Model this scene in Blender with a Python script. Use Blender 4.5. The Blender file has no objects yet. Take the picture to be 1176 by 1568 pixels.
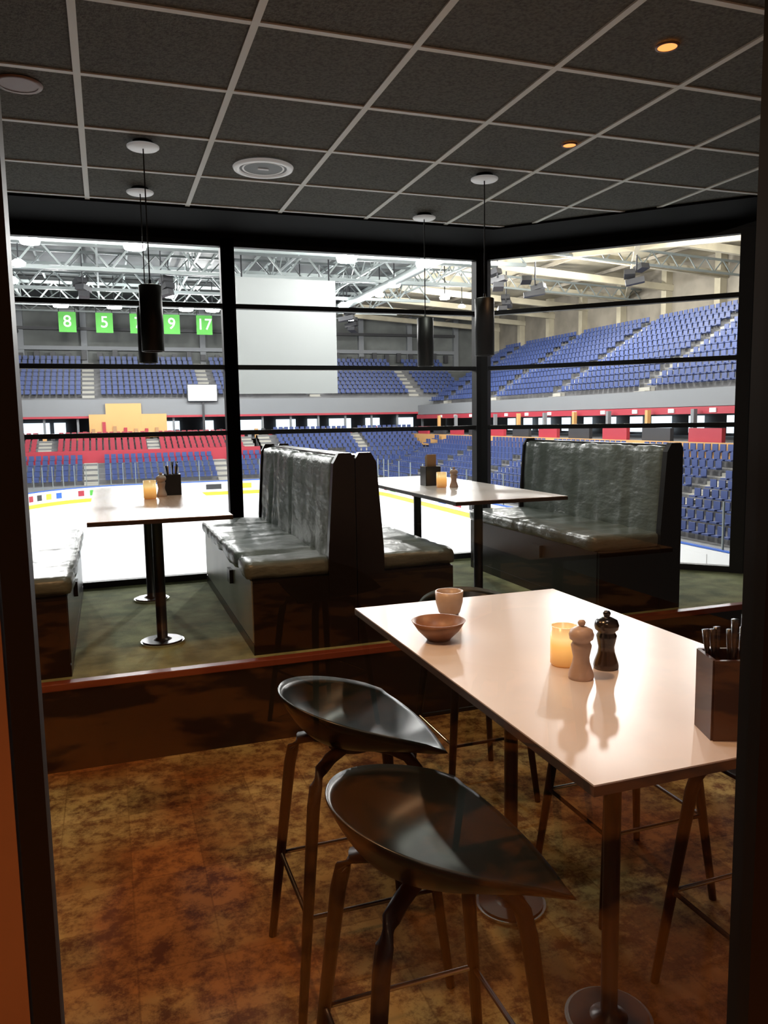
import bpy, math, random
import numpy as np
from mathutils import Vector, noise, Matrix
random.seed(4)
E=1.6
# ------------------------------------------------------------ materials
def mat(name,col,rough=.5,metal=0,spec=.5,noise_amt=0,nscale=8,bump=0,bscale=30,em=None,es=0,coat=0,col2=None,detail=4,stretch=None,contrast=(.35,.65)):
    m=bpy.data.materials.new(name); m.use_nodes=True
    nt=m.node_tree; b=nt.nodes['Principled BSDF']
    b.inputs['Base Color'].default_value=(*col,1); b.inputs['Roughness'].default_value=rough
    b.inputs['Metallic'].default_value=metal; b.inputs['Specular IOR Level'].default_value=spec
    b.inputs['Coat Weight'].default_value=coat
    if em: b.inputs['Emission Color'].default_value=(*em,1); b.inputs['Emission Strength'].default_value=es
    tc=nt.nodes.new('ShaderNodeTexCoord'); mp=nt.nodes.new('ShaderNodeMapping'); nt.links.new(tc.outputs['Object'],mp.inputs[0])
    if stretch: mp.inputs['Scale'].default_value=stretch
    if col2 or noise_amt:
        n=nt.nodes.new('ShaderNodeTexNoise'); n.inputs['Scale'].default_value=nscale; n.inputs['Detail'].default_value=detail
        nt.links.new(mp.outputs[0],n.inputs['Vector'])
        r=nt.nodes.new('ShaderNodeValToRGB'); c2=col2 or tuple(max(0,c*(1-noise_amt)) for c in col)
        r.color_ramp.elements[0].position=contrast[0]; r.color_ramp.elements[1].position=contrast[1]
        r.color_ramp.elements[0].color=(*c2,1); r.color_ramp.elements[1].color=(*col,1)
        nt.links.new(n.outputs['Fac'],r.inputs[0]); nt.links.new(r.outputs[0],b.inputs['Base Color'])
    if bump:
        n=nt.nodes.new('ShaderNodeTexNoise'); n.inputs['Scale'].default_value=bscale; n.inputs['Detail'].default_value=3
        nt.links.new(mp.outputs[0],n.inputs['Vector'])
        bp=nt.nodes.new('ShaderNodeBump'); bp.inputs['Strength'].default_value=bump; bp.inputs['Distance'].default_value=.02
        nt.links.new(n.outputs['Fac'],bp.inputs['Height']); nt.links.new(bp.outputs[0],b.inputs['Normal'])
    return m
M={}
M['tile']=mat('ceiling_tile',(.17,.17,.15),.9,nscale=75,col2=(.085,.085,.075),contrast=(.3,.6),bump=.3,bscale=120)
M['grid']=mat('ceiling_grid',(.88,.88,.82),.5)
M['black']=mat('black_paint',(.004,.004,.0045),.8,spec=.1)
M['frame']=mat('window_frame_black',(.006,.006,.007),.5,spec=.3)
M['plaster']=mat('corridor_wall_brown',(.34,.17,.09),.7,noise_amt=.2,nscale=3)
M['carpet']=mat('green_carpet',(.36,.39,.19),.95,col2=(.17,.20,.09),nscale=7,detail=6,bump=.4,bscale=200)
M['nosing']=mat('nosing_wood',(.22,.05,.025),.4)
M['riser']=mat('riser_dark',(.010,.007,.007),.35)
M['vinyl']=mat('vinyl_grey_green',(.17,.20,.18),.36,noise_amt=.25,nscale=6,bump=.6,bscale=8,stretch=(1,1,2.2))
M['body']=mat('dark_laminate',(.010,.007,.006),.3,spec=.4)
M['panel']=mat('kick_panel_ice_sheen',(.34,.36,.31),.35,noise_amt=.15,nscale=4)  # sheen of the ice put into a pale base colour, one bench only
M['ttop']=mat('tabletop_wood',(.66,.44,.33),.25,col2=(.52,.32,.22),nscale=3,detail=6,stretch=(10,1,1))
M['btop']=mat('tabletop_laminate',(.68,.62,.60),.3,noise_amt=.05,nscale=4)
M['edge']=mat('tabletop_edge',(.05,.035,.03),.4)
M['steel']=mat('black_steel',(.010,.010,.010),.35)
M['chrome']=mat('chrome',(.6,.6,.6),.2,metal=1)
M['shell']=mat('stool_shell',(.004,.008,.007),.30,spec=.33)
M['leg']=mat('stool_leg_wood',(.006,.005,.0045),.45,spec=.3)
M['pend']=mat('pendant_black',(.006,.006,.006),.45,spec=.3)
M['white']=mat('white_plastic_glow',(.8,.8,.78),.4,em=(1,1,1),es=.15)  # slight glow painted into plastic that is no lamp
M['grey']=mat('grey_plastic',(.12,.12,.12),.5)
M['brass']=mat('brown_disc',(.25,.12,.08),.5)
M['orange']=mat('lamp_orange',(.9,.4,.1),.5,em=(1,.36,.08),es=1.4)
M['ceram']=mat('ceramic_beige',(.50,.38,.30),.35,noise_amt=.15,nscale=20)
M['bowl']=mat('ceramic_brown',(.30,.15,.09),.4,noise_amt=.3,nscale=30)
M['salt']=mat('salt_mill_wood',(.58,.42,.34),.4,noise_amt=.2,nscale=15)
M['pepper']=mat('pepper_mill_black',(.008,.008,.009),.2,spec=.7)
M['caddyw']=mat('caddy_dark_wood',(.035,.016,.012),.4)
M['kraft']=mat('kraft_paper',(.38,.22,.11),.8)
M['ice']=mat('ice',(.88,.92,.95),.25,noise_amt=.04,nscale=.3)
M['bwhite']=mat('board_white',(.8,.8,.8),.4)
M['yellow']=mat('board_yellow',(.85,.62,.05),.4)
M['red']=mat('red_panel',(.36,.028,.045),.5)
M['adblue']=mat('ad_blue',(.03,.12,.5),.5)
M['iceblue']=mat('ice_line_blue',(.45,.60,.80),.4)
M['conc']=mat('concrete',(.17,.17,.175),.8,noise_amt=.3,nscale=.6)
M['aisle']=mat('aisle_concrete',(.36,.35,.31),.8)
M['seat']=mat('seat_blue',(.040,.065,.19),.5)
M['seatred']=mat('seat_red',(.32,.03,.05),.5)
M['truss']=mat('truss_steel',(.19,.215,.21),.5)
M['trussd']=mat('truss_dark',(.06,.07,.07),.5)
M['roof']=mat('roof_grey',(.04,.045,.045),.8,noise_amt=.5,nscale=.4)
M['beige']=mat('roof_beige',(.50,.45,.33),.8,noise_amt=.3,nscale=.5)
M['awall']=mat('arena_wall',(.17,.18,.17),.8,noise_amt=.35,nscale=.4)
M['rwall']=mat('arena_wall_right',(.28,.25,.20),.8,noise_amt=.3,nscale=.5)
M['fascia']=mat('fascia_grey',(.19,.20,.21),.6)
M['screen']=mat('screen_fabric',(.17,.18,.175),.6)
M['green']=mat('banner_green',(.08,.40,.05),.6)
M['lamp']=mat('arena_lamp',(1,1,1),.5,em=(.93,.97,1),es=140)
M['daylight']=mat('lit_panel',(.9,.95,1),.5,em=(.75,.9,1),es=1.6)
M['warmtone']=mat('wood_and_warm_reflection',(.60,.33,.12),.5)
M['dark']=mat('dark_equipment',(.03,.03,.033),.5)
m=mat('candle_glass',(.55,.35,.18),.25); M['candle']=m; nt=m.node_tree; bs=nt.nodes['Principled BSDF']
tc=nt.nodes.new('ShaderNodeTexCoord'); sp=nt.nodes.new('ShaderNodeSeparateXYZ'); rp=nt.nodes.new('ShaderNodeValToRGB'); mm=nt.nodes.new('ShaderNodeMath'); mm.operation='MULTIPLY'; mm.inputs[1].default_value=8
nt.links.new(tc.outputs['Object'],sp.inputs[0]); nt.links.new(sp.outputs['Z'],mm.inputs[0]); nt.links.new(mm.outputs[0],rp.inputs[0])
e=rp.color_ramp.elements; e[0].position=0; e[0].color=(.25,.07,.01,1); e[1].position=1; e[1].color=(.30,.14,.05,1)
x=e.new(.45); x.color=(1.0,.50,.12,1); x=e.new(.6); x.color=(1,.72,.30,1)
nt.links.new(rp.outputs[0],bs.inputs['Emission Color']); bs.inputs['Emission Strength'].default_value=.9
def floor_mat():
    m=bpy.data.materials.new('floor_patterned'); m.use_nodes=True; nt=m.node_tree; b=nt.nodes['Principled BSDF']
    N=nt.nodes.new; L=nt.links.new
    tc=N('ShaderNodeTexCoord')
    br=N('ShaderNodeTexBrick'); br.offset=0; br.inputs['Scale'].default_value=1; br.inputs['Brick Width'].default_value=.25; br.inputs['Row Height'].default_value=.25; br.inputs['Mortar Size'].default_value=.003
    br.inputs['Color1'].default_value=(1,1,1,1); br.inputs['Color2'].default_value=(.45,.42,.36,1); br.inputs['Mortar'].default_value=(.5,.45,.4,1)
    L(tc.outputs['Object'],br.inputs['Vector'])
    n1=N('ShaderNodeTexNoise'); n1.inputs['Scale'].default_value=10; n1.inputs['Detail'].default_value=10; n1.inputs['Roughness'].default_value=.78
    L(tc.outputs['Object'],n1.inputs['Vector'])
    r1=N('ShaderNodeValToRGB'); r1.color_ramp.elements[0].position=.42; r1.color_ramp.elements[1].position=.56
    r1.color_ramp.elements[0].color=(.12,.062,.028,1); r1.color_ramp.elements[1].color=(.46,.37,.18,1); L(n1.outputs['Fac'],r1.inputs[0])
    n2=N('ShaderNodeTexNoise'); n2.inputs['Scale'].default_value=1.5; n2.inputs['Detail'].default_value=4; L(tc.outputs['Object'],n2.inputs['Vector'])
    r2=N('ShaderNodeValToRGB'); r2.color_ramp.elements[0].position=.40; r2.color_ramp.elements[1].position=.60
    r2.color_ramp.elements[0].color=(.60,.30,.17,1); r2.color_ramp.elements[1].color=(1,1,.85,1); L(n2.outputs['Fac'],r2.inputs[0])
    a=N('ShaderNodeMix'); a.data_type='RGBA'; a.blend_type='MULTIPLY'; a.inputs[0].default_value=.75
    L(r1.outputs[0],a.inputs[6]); L(br.outputs['Color'],a.inputs[7])
    c=N('ShaderNodeMix'); c.data_type='RGBA'; c.blend_type='MULTIPLY'; c.inputs[0].default_value=1
    L(a.outputs[2],c.inputs[6]); L(r2.outputs[0],c.inputs[7]); L(c.outputs[2],b.inputs['Base Color'])
    b.inputs['Roughness'].default_value=.85; b.inputs['Specular IOR Level'].default_value=.25
    return m
M['floor']=floor_mat()
M['cfloor']=mat('corridor_floor',(.85,.40,.12),.4,col2=(.12,.03,.01),nscale=2.2,detail=5,contrast=(.46,.54))
m=bpy.data.materials.new('door_glass'); m.use_nodes=True; nt=m.node_tree; nt.nodes.remove(nt.nodes['Principled BSDF'])
o=nt.nodes['Material Output']; tr=nt.nodes.new('ShaderNodeBsdfTransparent'); gl=nt.nodes.new('ShaderNodeBsdfGlossy'); gl.inputs['Roughness'].default_value=0
mx=nt.nodes.new('ShaderNodeMixShader'); fr=nt.nodes.new('ShaderNodeFresnel'); fr.inputs['IOR'].default_value=1.7
nt.links.new(fr.outputs[0],mx.inputs[0]); nt.links.new(tr.outputs[0],mx.inputs[1]); nt.links.new(gl.outputs[0],mx.inputs[2]); nt.links.new(mx.outputs[0],o.inputs[0])
M['glass']=m
# ------------------------------------------------------------ mesh builder
class MB:
    def __init__(s): s.v=[];s.f=[];s.m=[];s.s=[];s.mats=[]
    def mi(s,k):
        if k not in s.mats: s.mats.append(k)
        return s.mats.index(k)
    def add(s,vs,fs,k,smooth=False):
        o=len(s.v); s.v+=[tuple(a) for a in vs]; i=s.mi(k)
        for f in fs: s.f.append([o+a for a in f]); s.m.append(i); s.s.append(smooth)
    def hexa(s,p,k):
        s.add(p,[(0,3,2,1),(4,5,6,7),(0,1,5,4),(1,2,6,5),(2,3,7,6),(3,0,4,7)],k)
    def box(s,a,b,k):
        x0,y0,z0=a;x1,y1,z1=b
        s.hexa([(x0,y0,z0),(x1,y0,z0),(x1,y1,z0),(x0,y1,z0),(x0,y0,z1),(x1,y0,z1),(x1,y1,z1),(x0,y1,z1)],k)
    def beam(s,p,q,w,h,k):
        p=Vector(p);q=Vector(q);d=(q-p).normalized()
        up=Vector((0,0,1)) if abs(d.z)<.95 else Vector((0,1,0))
        r=d.cross(up).normalized(); u=r.cross(d)
        P=[]
        for c in (p,q):
            for a,b in ((-1,-1),(1,-1),(1,1),(-1,1)): P.append(c+r*a*w/2+u*b*h/2)
        s.hexa(P,k)
    def prism(s,poly,z0,z1,k):
        n=len(poly); s.add([(x,y,z0) for x,y in poly]+[(x,y,z1) for x,y in poly],
            [tuple(range(n))[::-1],tuple(range(n,2*n))]+[(i,(i+1)%n,n+(i+1)%n,n+i) for i in range(n)],k)
    def lathe(s,c,prof,k,n=28,smooth=True):
        vs=[];fs=[]
        for r,z in prof:
            for i in range(n):
                a=2*math.pi*i/n; vs.append((c[0]+r*math.cos(a),c[1]+r*math.sin(a),c[2]+z))
        for j in range(len(prof)-1):
            for i in range(n):
                fs.append((j*n+i,j*n+(i+1)%n,(j+1)*n+(i+1)%n,(j+1)*n+i))
        s.add(vs,fs,k,smooth)
    def cyl(s,c,r,h,k,n=28):
        s.lathe(c,[(0.0001,0),(r,0),(r,h),(0.0001,h)],k,n,False)
    def tube(s,pts,rad,k,n=10):
        pts=[Vector(p) for p in pts]; 
        if not hasattr(rad,'__len__'): rad=[rad]*len(pts)
        vs=[];fs=[]
        for j,p in enumerate(pts):
            d=(pts[min(j+1,len(pts)-1)]-pts[max(j-1,0)]).normalized()
            up=Vector((0,0,1)) if abs(d.z)<.9 else Vector((1,0,0))
            r=d.cross(up).normalized();u=r.cross(d)
            for i in range(n):
                a=2*math.pi*i/n; vs.append(p+(r*math.cos(a)+u*math.sin(a))*rad[j])
        for j in range(len(pts)-1):
            for i in range(n): fs.append((j*n+i,j*n+(i+1)%n,(j+1)*n+(i+1)%n,(j+1)*n+i))
        fs.append(tuple(range(n))); fs.append(tuple(range((len(pts)-1)*n,len(pts)*n)))
        s.add(vs,fs,k,True)
    def cushion(s,a,b,k,rad=.03,step=.04,wr=.006,fn=None,seed=0):
        a=Vector(a);b=Vector(b);D=b-a
        N=[max(3,int(D[i]/step)) for i in range(3)]
        idx={};vs=[];fs=[]
        def vid(i,j,l):
            key=(i,j,l)
            if key not in idx:
                p=Vector((a.x+D.x*i/N[0],a.y+D.y*j/N[1],a.z+D.z*l/N[2]))
                c=Vector((min(max(p.x,a.x+rad),b.x-rad),min(max(p.y,a.y+rad),b.y-rad),min(max(p.z,a.z+rad),b.z-rad)))
                d=p-c
                if d.length>1e-6:
                    nn=d.normalized(); p=c+nn*rad
                    w=noise.noise(Vector((p.x*3+seed,p.y*9,p.z*3)))*wr+noise.noise(p*14+Vector((seed,0,0)))*wr*.5
                    w-=wr*1.4*math.exp(-((((p.y-a.y)/.62)%1-.5)/.035)**2)
                    p=p+nn*w
                if fn: p=fn(p)
                idx[key]=len(vs); vs.append(p)
            return idx[key]
        for ax in range(3):
            o=[t for t in range(3) if t!=ax]
            for side in (0,N[ax]):
                for i in range(N[o[0]]):
                    for j in range(N[o[1]]):
                        q=[]
                        for di,dj in ((0,0),(1,0),(1,1),(0,1)):
                            t=[0,0,0];t[ax]=side;t[o[0]]=i+di;t[o[1]]=j+dj;q.append(vid(*t))
                        if (side==0)==(ax!=1): q=q[::-1]
                        fs.append(tuple(q))
        s.add(vs,fs,k,True)
    def obj(s,name,loc=(0,0,0),bevel=0,rotz=0,parent=None):
        me=bpy.data.meshes.new(name); me.from_pydata([tuple(v) for v in s.v],[],s.f)
        for k in s.mats: me.materials.append(M[k])
        me.polygons.foreach_set('material_index',s.m); me.polygons.foreach_set('use_smooth',s.s)
        me.update()
        ob=bpy.data.objects.new(name,me); bpy.context.collection.objects.link(ob)
        ob.location=loc; ob.rotation_euler=(0,0,rotz)
        if bevel:
            bm=ob.modifiers.new('bevel','BEVEL'); bm.width=bevel; bm.segments=2; bm.limit_method='ANGLE'
        if parent: ob.parent=parent
        return ob
PZ=-1.18; FZ=-1.6; CZ=1.378
# ------------------------------------------------------------ room shell
b=MB(); b.prism([(-1.1,.82),(4.5,.82),(4.5,4.5),(-1.1,4.5)],FZ-.1,FZ,'floor'); b.obj('floor')
b=MB(); b.prism([(-2.2,-6),(4.5,-6),(4.5,.82),(-2.2,.82)],FZ-.1,FZ,'cfloor'); b.obj('floor_corridor')
b=MB(); b.prism([(-2.2,-6),(4.5,-6),(4.5,.78),(-2.2,.78)],CZ,CZ+.05,'black'); b.obj('ceiling_corridor')
b=MB(); b.box((-2.2,-6.1,FZ),(4.5,-6,CZ),'body'); b.obj('wall_corridor_back')
outer=[(-1.0,3.8),(4.4,3.8),(4.4,4.6),(2.97,6.03),(-1.0,6.03)]
b=MB(); b.prism(outer,FZ,PZ,'carpet'); b.obj('floor_platform')
b=MB(); b.box((-1.0,3.785,FZ),(4.4,3.80,PZ-.03),'riser'); b.obj('trim_1')
b=MB(); b.box((-1.0,3.77,PZ-.03),(4.4,3.83,PZ+.004),'nosing'); b.obj('trim_2',bevel=.004)
b=MB(); b.prism([(-1.1,.85),(4.5,.85),(4.5,3.6),(2.75,5.35),(-1.1,5.35)],CZ+.004,CZ+.05,'tile'); b.obj('ceiling')
b=MB()
for i in range(-2,9):
    x=-.035+.6*i
    if -1.05<x<4.45: b.box((x-.014,.9,CZ-.003),(x+.014,min(5.35,8.1-x),CZ+.006),'grid')
for j in range(-3,5):
    y=2.893+.6*j
    if y<5.33: b.box((-1.0,y-.013,CZ-.002),(min(4.4,8.1-y),y+.013,CZ+.0055),'grid')
b.obj('trim_3')
b=MB(); b.prism([(-1.1,5.34),(2.75,5.34),(4.5,3.59),(4.5,4.55),(2.99,6.08),(-1.1,6.08)],CZ-.012,CZ+.05,'black')
b.prism([(-1.1,5.96),(2.95,5.96),(4.42,4.5),(4.5,4.58),(2.99,6.1),(-1.1,6.1)],1.31,CZ,'black'); b.obj('trim_4')
b=MB(); b.box((-1.1,.85,FZ),(-1.0,6.1,CZ+.05),'black'); b.obj('wall_left')
b=MB(); b.box((4.42,.85,FZ),(4.52,4.58,CZ+.05),'black'); b.obj('wall_right')
b=MB(); b.box((-2.2,.80,FZ),(-.104,.84,CZ),'plaster'); b.obj('wall_front_left')
b=MB(); b.box((.855,.80,FZ),(4.4,.84,CZ),'plaster'); b.obj('wall_front_right')
b=MB()
b.box((-.101,.80,FZ),(-.076,.84,CZ),'frame'); b.box((.815,.80,FZ),(.852,.84,CZ),'frame'); b.box((-.101,.80,.62),(.852,.84,.70),'frame')
b.add([(-.076,.82,FZ),(.815,.82,FZ),(.815,.82,.62),(-.076,.82,.62)],[(0,1,2,3)],'glass')
b.obj('door_1')
def window(name,p0,p1,zs,t0=.05,t1=.05):
    b=MB(); P0=Vector((*p0,0));P1=Vector((*p1,0)); d=(P1-P0).normalized()
    for P,t in ((P0,t0),(P1,t1)):
        b.hexa([tuple(P+d*sx*t+Vector((d.y,-d.x,0))*sy*.045+Vector((0,0,z))) for z in (PZ,1.33) for sx,sy in ((-1,-1),(1,-1),(1,1),(-1,1))],'frame')
    for z,h in zs: b.beam(P0+Vector((0,0,z)),P1+Vector((0,0,z)),.06,h,'frame')
    return b.obj(name)
zs=[(1.30,.05),(.85,.034),(.405,.034),(-.08,.034),(PZ+.02,.05)]
window('window_1',(-.98,6.0),(.90,6.0),zs,.05,.05)
window('window_2',(.90,6.0),(2.96,6.0),zs,.049,.05)
window('window_3',(2.99,5.98),(4.39,4.60),zs,.045,.045)
# ------------------------------------------------------------ booths
def booth(name,xf,xb,y0,y1,face,kick='body'):
    b=MB(); g=-face; top=-.18-PZ; sz=-.71-PZ
    L=abs(xb-xf); X=lambda a:a*g
    def bx(x0,x1,yy0,yy1,z0,z1,k):
        xa,xc=sorted((X(x0),X(x1))); b.box((xa,yy0,z0),(xc,yy1,z1),k)
    D=y1-y0
    bx(.03,L,0.02,D-.02,.0,sz-.085,'body')
    bx(.026,.031,.0,D+.01,.06,sz-.09,kick); bx(.026,.031,-.02,D+.01,0,.055,'body')
    lean=.03
    xa,xc=sorted((X(0),X(L-.09)))
    b.cushion((xa,.0,sz-.09),(xc,D,sz),'vinyl',rad=.028,wr=.009,seed=abs(xf)*7)
    def f(p):
        t=(p.z-sz)/(top-sz); return Vector((p.x+X(1)*lean*t,p.y,p.z))
    xa,xc=sorted((X(L-.14),X(L-.045)))
    b.cushion((xa,.015,sz-.04),(xc,D,top-.01),'vinyl',rad=.03,wr=.010,fn=f,seed=abs(xb)*5+2)
    pts=lambda y:[(X(L-.07),y,0),(X(L),y,0),(X(L),y,top),(X(L-.05),y,top)]
    A=pts(.03);B=pts(D-.005); b.hexa([A[0],A[1],A[2],A[3],B[0],B[1],B[2],B[3]],'body')
    for ya,yb in ((-.022,.02),(D-.0,D+.02)):
        P=[(L-.15,0),(L,0),(L,top-.02),(L-.02,top+.012),(L-.085,top+.012),(L-.115,top-.04),(L-.15,sz+.02)]
        n=len(P); vs=[(X(x),ya,z) for x,z in P]+[(X(x),yb,z) for x,z in P]
        b.add(vs,[tuple(range(n)),tuple(range(n,2*n))[::-1]]+[(i,(i+1)%n,n+(i+1)%n,n+i) for i in range(n)],'body')
        bx(.03,L,ya+.002,yb-.002,0,sz-.09,'body')
    bx(.005,.028,.62,.72,.25,.33,'steel')
    return b.obj(name,(xf,y0,PZ))
booth('booth_bench',-.19,-.83,3.90,5.80,+1)
booth('booth_bench',.62,1.198,3.90,5.86,-1,'panel')
booth('booth_bench',1.78,1.202,3.90,5.86,+1)
booth('booth_bench',2.66,3.27,3.90,5.60,-1)
# ------------------------------------------------------------ tables
def table(name,x0,x1,y0,y1,ztop,zf,top,legs,r=.028,bk='steel'):
    cx,cy=(x0+x1)/2,(y0+y1)/2; w,l=(x1-x0)/2,(y1-y0)/2; h=ztop-zf; b=MB()
    b.box((-w,-l,h-.022),(w,l,h-.003),'edge'); b.box((-w+.001,-l+.001,h-.003),(w-.001,l-.001,h),top)
    for ly in legs:
        b.cyl((0,ly-cy,0),.115,.012,'chrome',40); b.cyl((0,ly-cy,.012),.105,.006,bk,40)
        b.lathe((0,ly-cy,.018),[(.05,0),(r,.012),(r,h-.05),(.06,h-.045),(.06,h-.04)],bk,20)
        b.box((-w*.7,ly-cy-.03,h-.04),(w*.7,ly-cy+.03,h-.022),bk)
    return b.obj(name,(cx,cy,zf))
table('booth_table',-.11,.56,3.84,5.88,-.45,PZ,'ttop',(4.32,5.42))
table('booth_table',1.76,2.46,3.86,5.80,-.45,PZ,'btop',(4.30,5.30))
table('bar_table',.78,1.57,1.13,2.56,-.65,FZ,'btop',(1.62,2.16),r=.022)
# ------------------------------------------------------------ stools
def stool(x,y,rot=0):
    b=MB(); B=[]
    n1,n2=44,14; DX=.385
    for i in range(n1+1):
        t=-math.pi/2+math.pi*i/n1
        B.append((.20-DX*max(0,math.cos(t))**.72,-.262*math.sin(t)))
    for i in range(1,n2):
        yy=-.262+.524*i/n2; B.append((.20+.025*(1-(yy/.262)**2),yy))
    n=len(B); S=16; vs=[(0.02,0,.712)];fs=[]
    def rimf(x): return .012+.125*(max(0,(.205-x)/DX)**.75)
    for j in range(1,S+1):
        s=j/S
        for (bx_,by_) in B:
            vs.append((.02+(bx_-.02)*s,by_*s,.712+rimf(bx_)*s**3.2))
    for i in range(n): fs.append((0,1+i,1+(i+1)%n))
    for j in range(S-1):
        o=1+j*n;q=o+n
        for i in range(n): fs.append((o+i,q+i,q+(i+1)%n,o+(i+1)%n))
    o0=len(vs); vs.append((.02,0,.690))
    for j in range(1,S+1):
        s=j/S
        for (bx_,by_) in B:
            k=1.018; vs.append((.02+(bx_-.02)*s*k,by_*s*k,.690+(rimf(bx_)+.016)*s**3.2))
    for i in range(n): fs.append((o0,o0+1+(i+1)%n,o0+1+i))
    for j in range(S-1):
        o=o0+1+j*n;q=o+n
        for i in range(n): fs.append((o+i,o+(i+1)%n,q+(i+1)%n,q+i))
    a=1+(S-1)*n; c=o0+1+(S-1)*n
    for i in range(n): fs.append((a+i,c+i,c+(i+1)%n,a+(i+1)%n))
    b.add(vs,fs,'shell',True)
    for sx in (-1,1):
        for sy in (-1,1):
            b.tube([(.02+sx*.02,sy*.02,.680),(.02+sx*.09,sy*.085,.678),(.02+sx*.125,sy*.118,.665),(.02+sx*.145,sy*.137,.63),(.02+sx*.155,sy*.145,.58),(.02+sx*.215,sy*.20,0)],[.017,.018,.018,.018,.018,.012],'leg',12)
    k=.285; q=.185;r=.172
    C=[(.02-q,-r,k),(.02+q,-r,k),(.02+q,r,k),(.02-q,r,k)]
    for i in range(4): b.tube([C[i],C[(i+1)%4]],.0065,'chrome' if i%2==0 else 'steel',8)
    b.cyl((.02,0,.672),.07,.02,'steel')
    return b.obj('bar_stool',(x,y,FZ),rotz=rot)
stool(.56,1.42,.0); stool(.60,2.085,.0)
stool(1.62,1.5,math.pi); stool(1.62,2.15,math.pi); stool(1.42,2.98,-math.pi/2)
# corridor furniture (seen reflected in the door glass)
stool(1.45,-.9,2.4); stool(1.0,-2.3,1.2); table('bar_table',1.8,2.6,-2.9,-1.5,-.65,FZ,'btop',(-2.6,-1.9))
# ------------------------------------------------------------ pendants & ceiling fittings
def pendant(x,y):
    b=MB()
    b.lathe((0,0,-.035),[(.0001,.035),(.05,.035),(.05,.012),(.0001,.012)],'pend')
    b.lathe((0,0,-.03),[(.0001,0),(.07,0),(.078,.006),(.078,.012),(.0001,.012)],'white')
    b.tube([(0,0,-.03),(0,0,.69-CZ)],.0035,'pend',6)
    z1=.69-CZ;z0=.365-CZ
    b.lathe((0,0,0),[(.006,z1+.03),(.008,z1+.004),(.05,z1+.003),(.056,z1),(.056,z0),(.048,z0),(.048,z0+.05),(.0001,z0+.05)],'pend')
    b.obj('pendant_lamp',(x,y,CZ-.003))
for x,y in ((.245,4.215),(.262,5.02),(2.115,4.22),(2.112,5.12)): pendant(x,y)
b=MB(); b.lathe((0,0,0),[(.165,0),(.16,-.012),(.135,-.014),(.128,-.006)],'white',40); b.lathe((0,0,0),[(.128,-.006),(.0001,-.006)],'grey',40)
b.lathe((0,0,0),[(.115,-.006),(.112,-.010),(.105,-.006)],'white',40); b.box((-.03,-.004,-.012),(.03,.004,-.005),'white'); b.obj('ceiling_air_diffuser',(.884,4.437,CZ-.002))
def down(x,y,r,k):
    b=MB(); b.lathe((0,0,0),[(r*1.25,0),(r*1.2,-.006),(r,-.006)],'brass',30); b.lathe((0,0,0),[(r,-.004),(.0001,-.004)],k,30); b.obj('downlight_and_reflection_disc',(x,y,CZ-.001))
down(2.068,2.601,.036,'orange'); down(2.307,3.641,.032,'orange'); down(-.262,3.664,.075,'brass')  # two downlights, then a dim brown disc painted for a faint reflection
# ------------------------------------------------------------ table things
def mill(name,x,y,z,k,s=1):
    b=MB(); P=[(.0001,0),(.031,0),(.032,.008),(.029,.02),(.022,.04),(.020,.055),(.024,.075),(.026,.085),(.022,.092),(.022,.096),(.029,.101),(.031,.112),(.027,.124),(.014,.131),(.006,.133),(.009,.138),(.010,.143),(.007,.148),(.0001,.149)]
    b.lathe((0,0,0),[(r*s,h*s) for r,h in P],k,28); b.obj(name,(x,y,z))
mill('salt_mill',1.085,1.635,-.65,'salt',1.0); mill('pepper_mill',1.19,1.68,-.65,'pepper',1.02)
def candle(x,y,z,s=1):
    b=MB(); b.lathe((0,0,0),[(.0001,.0),(.030*s,0),(.034*s,.006),(.034*s,.10*s),(.030*s,.10*s),(.029*s,.05*s),(.0001,.05*s)],'candle',28); b.obj('candle_holder',(x,y,z))
candle(1.105,1.745,-.65,1.05)
b=MB(); b.lathe((0,0,0),[(.0001,0),(.030,0),(.036,.008),(.045,.04),(.047,.078),(.043,.078),(.041,.04),(.032,.012),(.0001,.01)],'ceram',32); b.obj('ceramic_cup',(1.05,2.36,-.65))
b=MB(); b.lathe((0,0,0),[(.0001,0),(.034,0),(.038,.006),(.062,.030),(.080,.058),(.077,.058),(.058,.032),(.030,.012),(.0001,.011)],'bowl',36); b.obj('ceramic_bowl',(.895,2.09,-.65))
def caddy(name,x,y,z,kind,w=.05,h=.13,rot=0,k='steel'):
    b=MB()
    for a in (-1,1):
        b.box((a*w-.004,-w,0),(a*w+.004,w,h),k); b.box((-w,a*w-.004,0),(w,a*w+.004,h),k)
    b.box((-w,-w,0),(w,w,.008),k)
    if kind=='kraft':
        b.box((-.035,-.03,.01),(.03,-.01,.21),'kraft'); b.box((-.03,.0,.01),(.035,.02,.20),'kraft')
    else:
        for i in range(9 if w>.045 else 12):
            a=random.uniform(-1,1);c=random.uniform(-1,1); hh=random.uniform(h+.035,h+.085)
            b.tube([(a*.02,c*.02,.01),(a*.04,c*.04,hh*.75),(a*.045,c*.045,hh)],[.003,.004,.008],'pepper' if i%3 or k!='steel' else 'kraft',6)
    b.obj(name,(x,y,z),rotz=rot)
caddy('cutlery_caddy',.37,5.12,-.45,'c'); caddy('napkin_caddy',2.06,4.93,-.45,'kraft')
caddy('cutlery_caddy',1.165,1.235,-.65,'c',.042,.165,-.35,'caddyw')
candle(.225,4.90,-.45,1.1); candle(2.06,4.74,-.45,1.0)
mill('pepper_mill',.30,5.02,-.45,'salt',1.0); mill('pepper_mill',2.13,4.70,-.45,'salt',.9)
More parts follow.
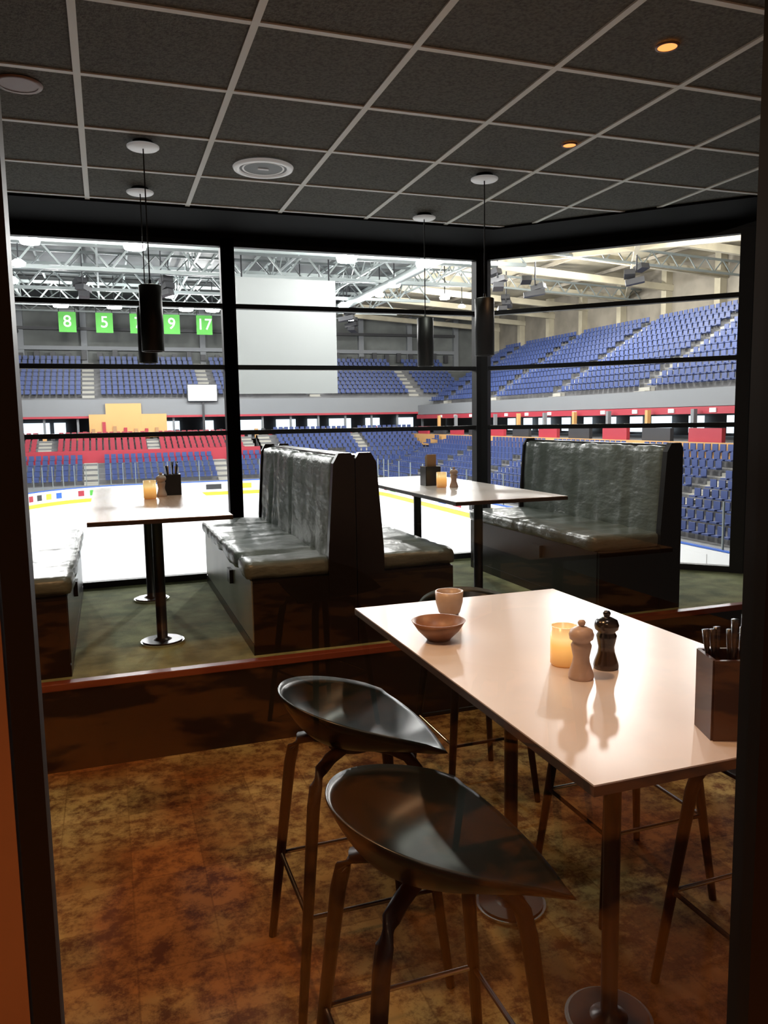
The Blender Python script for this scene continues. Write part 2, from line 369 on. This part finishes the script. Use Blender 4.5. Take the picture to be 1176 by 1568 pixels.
# ------------------------------------------------------------ ARENA
IZ=-6.0
b=MB(); b.box((-12,8,IZ-.3),(21.7,68.5,IZ),'ice')
for y in (28,46): b.box((-6.5,y,IZ),(20.5,y+.3,IZ+.005),'iceblue')
b.box((-6.5,62,IZ),(20.5,62.08,IZ+.005),'red'); b.box((-6.5,37,IZ),(20.5,37.2,IZ+.006),'iceblue')
b.obj('ice_rink')
path=[(-6.5,8)]; R=8.5
cx,cy=-6.5+R,66-R
for i in range(0,15): a=math.pi-math.pi/2*i/14; path.append((cx+R*math.cos(a),cy+R*math.sin(a)))
cx=20.5-R
for i in range(0,15): a=math.pi/2-math.pi/2*i/14; path.append((cx+R*math.cos(a),cy+R*math.sin(a)))
path.append((20.5,8))
full=[]
for (x0,y0),(x1,y1) in zip(path[:-1],path[1:]):
    L=math.hypot(x1-x0,y1-y0); n=max(1,round(L/2.4))
    for i in range(n): full.append((x0+(x1-x0)*i/n,y0+(y1-y0)*i/n))
full.append(path[-1])
b=MB(); cols=['red','bwhite','adblue','red','dark','yellow','adblue','bwhite','red','green','bwhite']
for i,((x0,y0),(x1,y1)) in enumerate(zip(full[:-1],full[1:])):
    b.beam((x0,y0,IZ+.14),(x1,y1,IZ+.14),.1,.28,'yellow')
    b.beam((x0,y0,IZ+.68),(x1,y1,IZ+.68),.1,.84,'bwhite')
    xm,ym=(x0*.8+x1*.2),(y0*.8+y1*.2); xn,yn=(x0*.3+x1*.7),(y0*.3+y1*.7)
    b.beam((xm,ym,IZ+.7),(xn,yn,IZ+.7),.14,.42,cols[i%11])
    b.beam((x0,y0,IZ+1.15),(x1,y1,IZ+1.15),.12,.06,'adblue')
    b.beam((x0,y0,IZ+1.1),(x0,y0,IZ+2.9),.06,.06,'truss')
b.obj('rink_boards')
def seats_block(SB,CB,axis,u0,u1,start,zs,rows,run,rise,col,mod=11.0):
    def P(u,w,z): return (u,w,z) if axis=='Y' else (w,u,z)
    def bx(B,ua,ub,wa,wb,za,zb,k):
        p=P(ua,wa,za);q=P(ub,wb,zb); B.box((min(p[0],q[0]),min(p[1],q[1]),za),(max(p[0],q[0]),max(p[1],q[1]),zb),k)
    for r in range(rows):
        w=start+r*run; z=zs+r*rise
        bx(CB,u0,u1,w,w+run+.05,z-1.2,z,'conc')
        u=u0
        while u<u1-.5:
            ph=(u-u0)%mod
            if ph<1.3:
                if ph<.55:
                    bx(CB,u,u+1.1,w-run*.5,w+run*.5,z-rise*.5-.3,z-rise*.5+.02,'aisle'); bx(CB,u,u+1.1,w+.02,w+run,z-.3,z+.03,'aisle')
                u+=.55; continue
            bx(SB,u+.05,u+.44,w+.42,w+.47,z+.34,z+.78,col)
            bx(SB,u+.05,u+.44,w+.12,w+.44,z+.38,z+.45,col)
            u+=.55
SB=MB();CB=MB()
seats_block(SB,CB,'Y',-24,31,69,IZ+1.0,5,.9,.40,'seat')
seats_block(SB,CB,'Y',-24,13.5,74.1,-3.0,6,.8,.30,'seatred',9)
CB.box((-24,73.6,-4.2),(13.5,74.1,-2.3),'red')
seats_block(SB,CB,'Y',14,31,73.6,-3.0,6,.8,.33,'seat',9)
seats_block(SB,CB,'Y',-24,38,79.5,2.45,9,.85,.46,'seat')
seats_block(SB,CB,'X',10,70,22.2,IZ+.8,9,.88,.36,'seat',9.5)
seats_block(SB,CB,'X',10,78,32.2,1.5,12,.80,.50,'seat',10.5)
SB.obj('stadium_seats')
CB.box((-24,78.9,.75),(38,79.6,2.3),'fascia'); CB.box((-24,78.85,.55),(38,79.0,.75),'red')
CB.box((-24,69-.4,IZ),(31,69,IZ+1.0),'fascia')
CB.box((31.6,10,.45),(32.3,79,1.45),'fascia'); CB.box((31.5,10,.02),(31.7,79,.42),'red')
CB.box((30.0,10,-2.6),(30.2,79,-1.5),'warmtone'); CB.box((30.2,10,-1.6),(40,79,-1.5),'conc'); CB.box((21.8,10,IZ),(22.2,70,IZ+.9),'fascia')
CB.box((-24,79,-1.7),(38,88,-1.6),'conc'); CB.box((-24,87.6,-1.7),(38,88,2.4),'dark'); CB.box((39.8,10,-1.6),(40.0,88,1.4),'dark')
for i in range(12):
    x=-8+i*3.6+random.uniform(-.8,.8); CB.box((x,87.2,-1.2),(x+random.uniform(1,2.6),87.5,.2),'daylight')
for i in range(14):
    y=28+i*3.4; CB.box((39.4,y,-1.3),(39.7,y+random.uniform(.8,2),-.1),'daylight')
    CB.box((31.44,y,.10),(31.5,y+.5,.34),'bwhite')
for i in range(20): CB.box((-20+i*2.9,79.3,-1.6),(-19.8+i*2.9,79.5,.7),'fascia')
for i in range(16):
    CB.box((31.0,12+i*4,-1.5),(31.25,12.25+i*4,.3),'warmtone' if i%2 else 'fascia'); CB.box((30.25,13+i*4,-1.5),(30.5,15.5+i*4,-.75),'red' if i%2 else 'dark')
CB.box((-1.5,78.6,-1.3),(5.5,78.8,.9),'warmtone'); CB.box((0,78.6,.9),(3.2,78.8,1.9),'warmtone')  # orange window reflection put in as warm-coloured boxes
for i in range(7): CB.box((-1.3+i*.95,78.45,-1.2),(-1.3+i*.95+.3,78.6,random.uniform(-.5,.2)),'red' if i%2 else 'kraft')
for i in range(60): CB.box((-14+i*.7,78.9,-1.6),(-14+i*.7+.35,79.2,-1.6+random.uniform(.3,1.0)),random.choice(['warmtone','dark','red','fascia']))
CB.obj('stadium_stands')
b=MB(); b.box((-30,88.5,-6),(50,89,13),'awall')
for i in range(12): b.box((-26+i*6,88.0,6),(-25.4+i*6,88.5,12),'fascia')
b.box((-26,87.8,7.6),(40,88.3,8.0),'fascia'); b.box((-26,87.7,9.6),(40,88.2,9.9),'dark')
for i in range(40): b.box((-20+i*1.5,87.5,6.6),(-19.5+i*1.5,87.8,7.2+random.uniform(0,.5)),'dark')
b.obj('wall_arena_back')
b=MB(); b.box((44,8,-6),(44.5,89,13),'rwall')
for i in range(13): b.box((43.4,12+i*6,6),(44,12.6+i*6,12),'beige')
b.box((43,10,7.2),(43.4,88,7.6),'fascia'); b.obj('wall_arena_right')
b=MB(); b.box((-30.5,8,-6),(-30,89,13),'awall'); b.obj('wall_arena_left')
b=MB(); b.box((-30,9,12),(25,89,12.3),'roof'); b.box((25,9,12),(44.5,89,12.3),'beige'); b.obj('ceiling_arena')
b=MB()
def truss(p,q,h,n,w=.22,k='truss'):
    p=Vector(p);q=Vector(q); H=Vector((0,0,h))
    b.beam(p,q,w,w,k); b.beam(p+H,q+H,w,w,k)
    for i in range(n):
        a=p+(q-p)*(i/n); c=p+(q-p)*((i+.5)/n)+H; d=p+(q-p)*((i+1)/n)
        b.beam(a,c,w*.5,w*.5,k); b.beam(c,d,w*.5,w*.5,k)
for y in range(38,72,8): truss((-30,y,9.7),(26,y,9.7),1.7,20)
for y in range(42,72,8): truss((-30,y,10.3),(26,y,10.3),1.2,24,.16,'trussd')
for y in (76,84): truss((-30,y,11.0),(26,y,11.0),.8,26,.16,'truss')
for x in range(-24,26,6): truss((x,34,10.4),(x,72,10.4),1.2,14,.13)
for x in range(-28,26,3): b.beam((x,30,11.8),(x,88,11.8),.12,.2,'truss')
for y in range(30,88,6): b.beam((25,y,11.4),(44,y,10.2),.35,.5,'beige')
for x in (27,33,39): b.beam((x,20,11.6),(x,88,11.6),.2,.25,'rwall')
for y in (34,46,58): truss((26,y,10.6),(44,y,9.8),.9,12,.14,'truss')
b.beam((26,34,10.6),(44,60,10.3),.3,.35,'beige'); b.beam((26,50,10.6),(44,30,10.3),.3,.35,'beige')
for x in (-8,19): b.tube([(x,34,9.3),(x,60,9.3),(x,87,9.3)],.28,'truss',12)
b.obj('roof_trusses')
b=MB()
for x,y in ((-8,58),(16,60),(20,66),(13,70),(23,74),(29,50),(33,44),(4,56),(-1,58),(31,58),(25,48)):
    b.tube([(x,y,11.9),(x,y,9.2)],.05,'dark',6)
    for k in range(3): b.beam((x+random.uniform(-.8,.8),y,9.7-.45*k),(x+random.uniform(-.6,.6),y+.7,9.5-.45*k),.7,.35,'dark')
b.obj('hanging_speakers')
b=MB(); b.box((8.0,50,1.75),(14.4,50.25,8.9),'screen'); b.tube([(8.4,50.1,8.9),(8.4,50.1,11.5)],.05,'dark',6); b.tube([(14,50.1,8.9),(14,50.1,11.5)],.05,'dark',6)
b.obj('projection_screen')
b=MB(); b.box((7.6,78.3,2.1),(10.3,78.5,3.6),'daylight'); b.box((7.5,78.5,2.0),(10.4,78.7,3.7),'dark'); b.box((8.9,78.6,-1.55),(9.1,78.75,2.1),'dark'); b.obj('digital_screen')
for x,t in ((-2.9,'8'),(.35,'5'),(3.4,'7'),(6.5,'9'),(9.6,'17')):
    b=MB(); b.box((-.76,0,-.95),(.76,.05,.9),'green'); b.tube([(-.7,.02,.9),(-.7,.02,2.2)],.03,'dark',6); b.tube([(.7,.02,.9),(.7,.02,2.2)],.03,'dark',6)
    o=b.obj('jersey_banner',(x,80,9.5))
    c=bpy.data.curves.new('number','FONT'); c.body=t; c.size=1.5; c.align_x='CENTER'; c.align_y='CENTER'; c.materials.append(M['bwhite'])
    c.extrude=.01; c.offset=.01
    to=bpy.data.objects.new('number',c); bpy.context.collection.objects.link(to); to.parent=o; to.location=(0,-.03,0); to.rotation_euler=(math.pi/2,0,0)
vis=[(-3.1,44,1),(1.9,44,1.2),(13.5,44.4,1.2),(18.4,44.6,1.1),(-2.8,66.5,1.2),(1.1,66.4,1.2),(6.6,66.6,1.2),(8.7,66.6,1.2),(19.1,51.8,.9),(24.8,56.2,.8),(-4.2,50,.8),(-3.4,40,.8),(16.6,66,.8),(19.5,56,.7),(4.8,60,.7),(14,58,.7),(21.5,70,.7),(28,60,.6),(18.5,62,.9),(-5.2,56,.9)]
b=MB()
for x,y,s in vis:
    b.lathe((x,y,9.0),[(.0001,0),(.44*s,0),(.5*s,.2*s),(.2*s,.42*s),(.0001,.42*s)],'lamp' ,14)
    b.tube([(x,y,9.42*1),(x,y,11.9)],.04,'dark',6)
b.obj('arena_floodlights')
for i,(x,y) in enumerate([(-12,50),(-3,44),(2,44),(14,44),(22,45),(-3,67),(8,67),(19,58),(29,64),(-4,28),(8,28),(20,28),(33,36),(32,50)]):
    l=bpy.data.lights.new('arena_light','POINT'); l.energy=4100; l.color=(.99,.98,.94); l.shadow_soft_size=.35
    o=bpy.data.objects.new('arena_light',l); bpy.context.collection.objects.link(o); o.location=(x,y,8.85)
def spot(x,y,e,c,ang=110,z=CZ-.03):
    l=bpy.data.lights.new('downlight_and_fill_beam','SPOT'); l.energy=e; l.color=c; l.spot_size=math.radians(ang); l.spot_blend=.7; l.shadow_soft_size=.05
    o=bpy.data.objects.new('downlight_and_fill_beam',l); bpy.context.collection.objects.link(o); o.location=(x,y,z)
warm=(1,.55,.26)
spot(2.068,2.601,30,warm); spot(2.307,3.641,18,warm)
spot(.15,1.7,95,(1,.56,.26)); spot(1.2,1.5,24,(1,.80,.68)); spot(-.3,2.7,50,(1,.52,.22))  # unseen spots added to warm the floor, stools and near table
spot(.3,4.6,34,(.95,1,.85),150); spot(2.1,4.6,34,(.95,1,.85),150)  # fill spots added over the booths, no fittings there
for x,y in ((-1.6,-.9),(3.7,-.9),(-1.8,-2.9)): spot(x,y,150,(1,.42,.14),150)
w=bpy.data.worlds.new('w'); bpy.context.scene.world=w; w.use_nodes=True
w.node_tree.nodes['Background'].inputs[0].default_value=(.9,.8,.7,1); w.node_tree.nodes['Background'].inputs[1].default_value=.05
bpy.context.scene.view_settings.view_transform='Standard'
# ------------------------------------------------------------ camera
f,pi_,ya,ro=1202.85,.11727,.33597,-.01666
fw=Vector((math.sin(ya)*math.cos(pi_),math.cos(ya)*math.cos(pi_),-math.sin(pi_)))
r=Vector((math.cos(ya),-math.sin(ya),0)); u=r.cross(fw)
r2=r*math.cos(ro)+u*math.sin(ro); u2=-r*math.sin(ro)+u*math.cos(ro)
cam=bpy.data.cameras.new('camera'); co=bpy.data.objects.new('camera',cam); bpy.context.collection.objects.link(co)
co.matrix_world=Matrix((r2,u2,-fw)).transposed().to_4x4(); cam.sensor_fit='HORIZONTAL'; cam.sensor_width=36; cam.lens=36*f/1176; cam.clip_end=300; cam.clip_start=.02
bpy.context.scene.camera=co
for o in bpy.context.scene.objects:
    if o.parent is None: o.location.z+=E
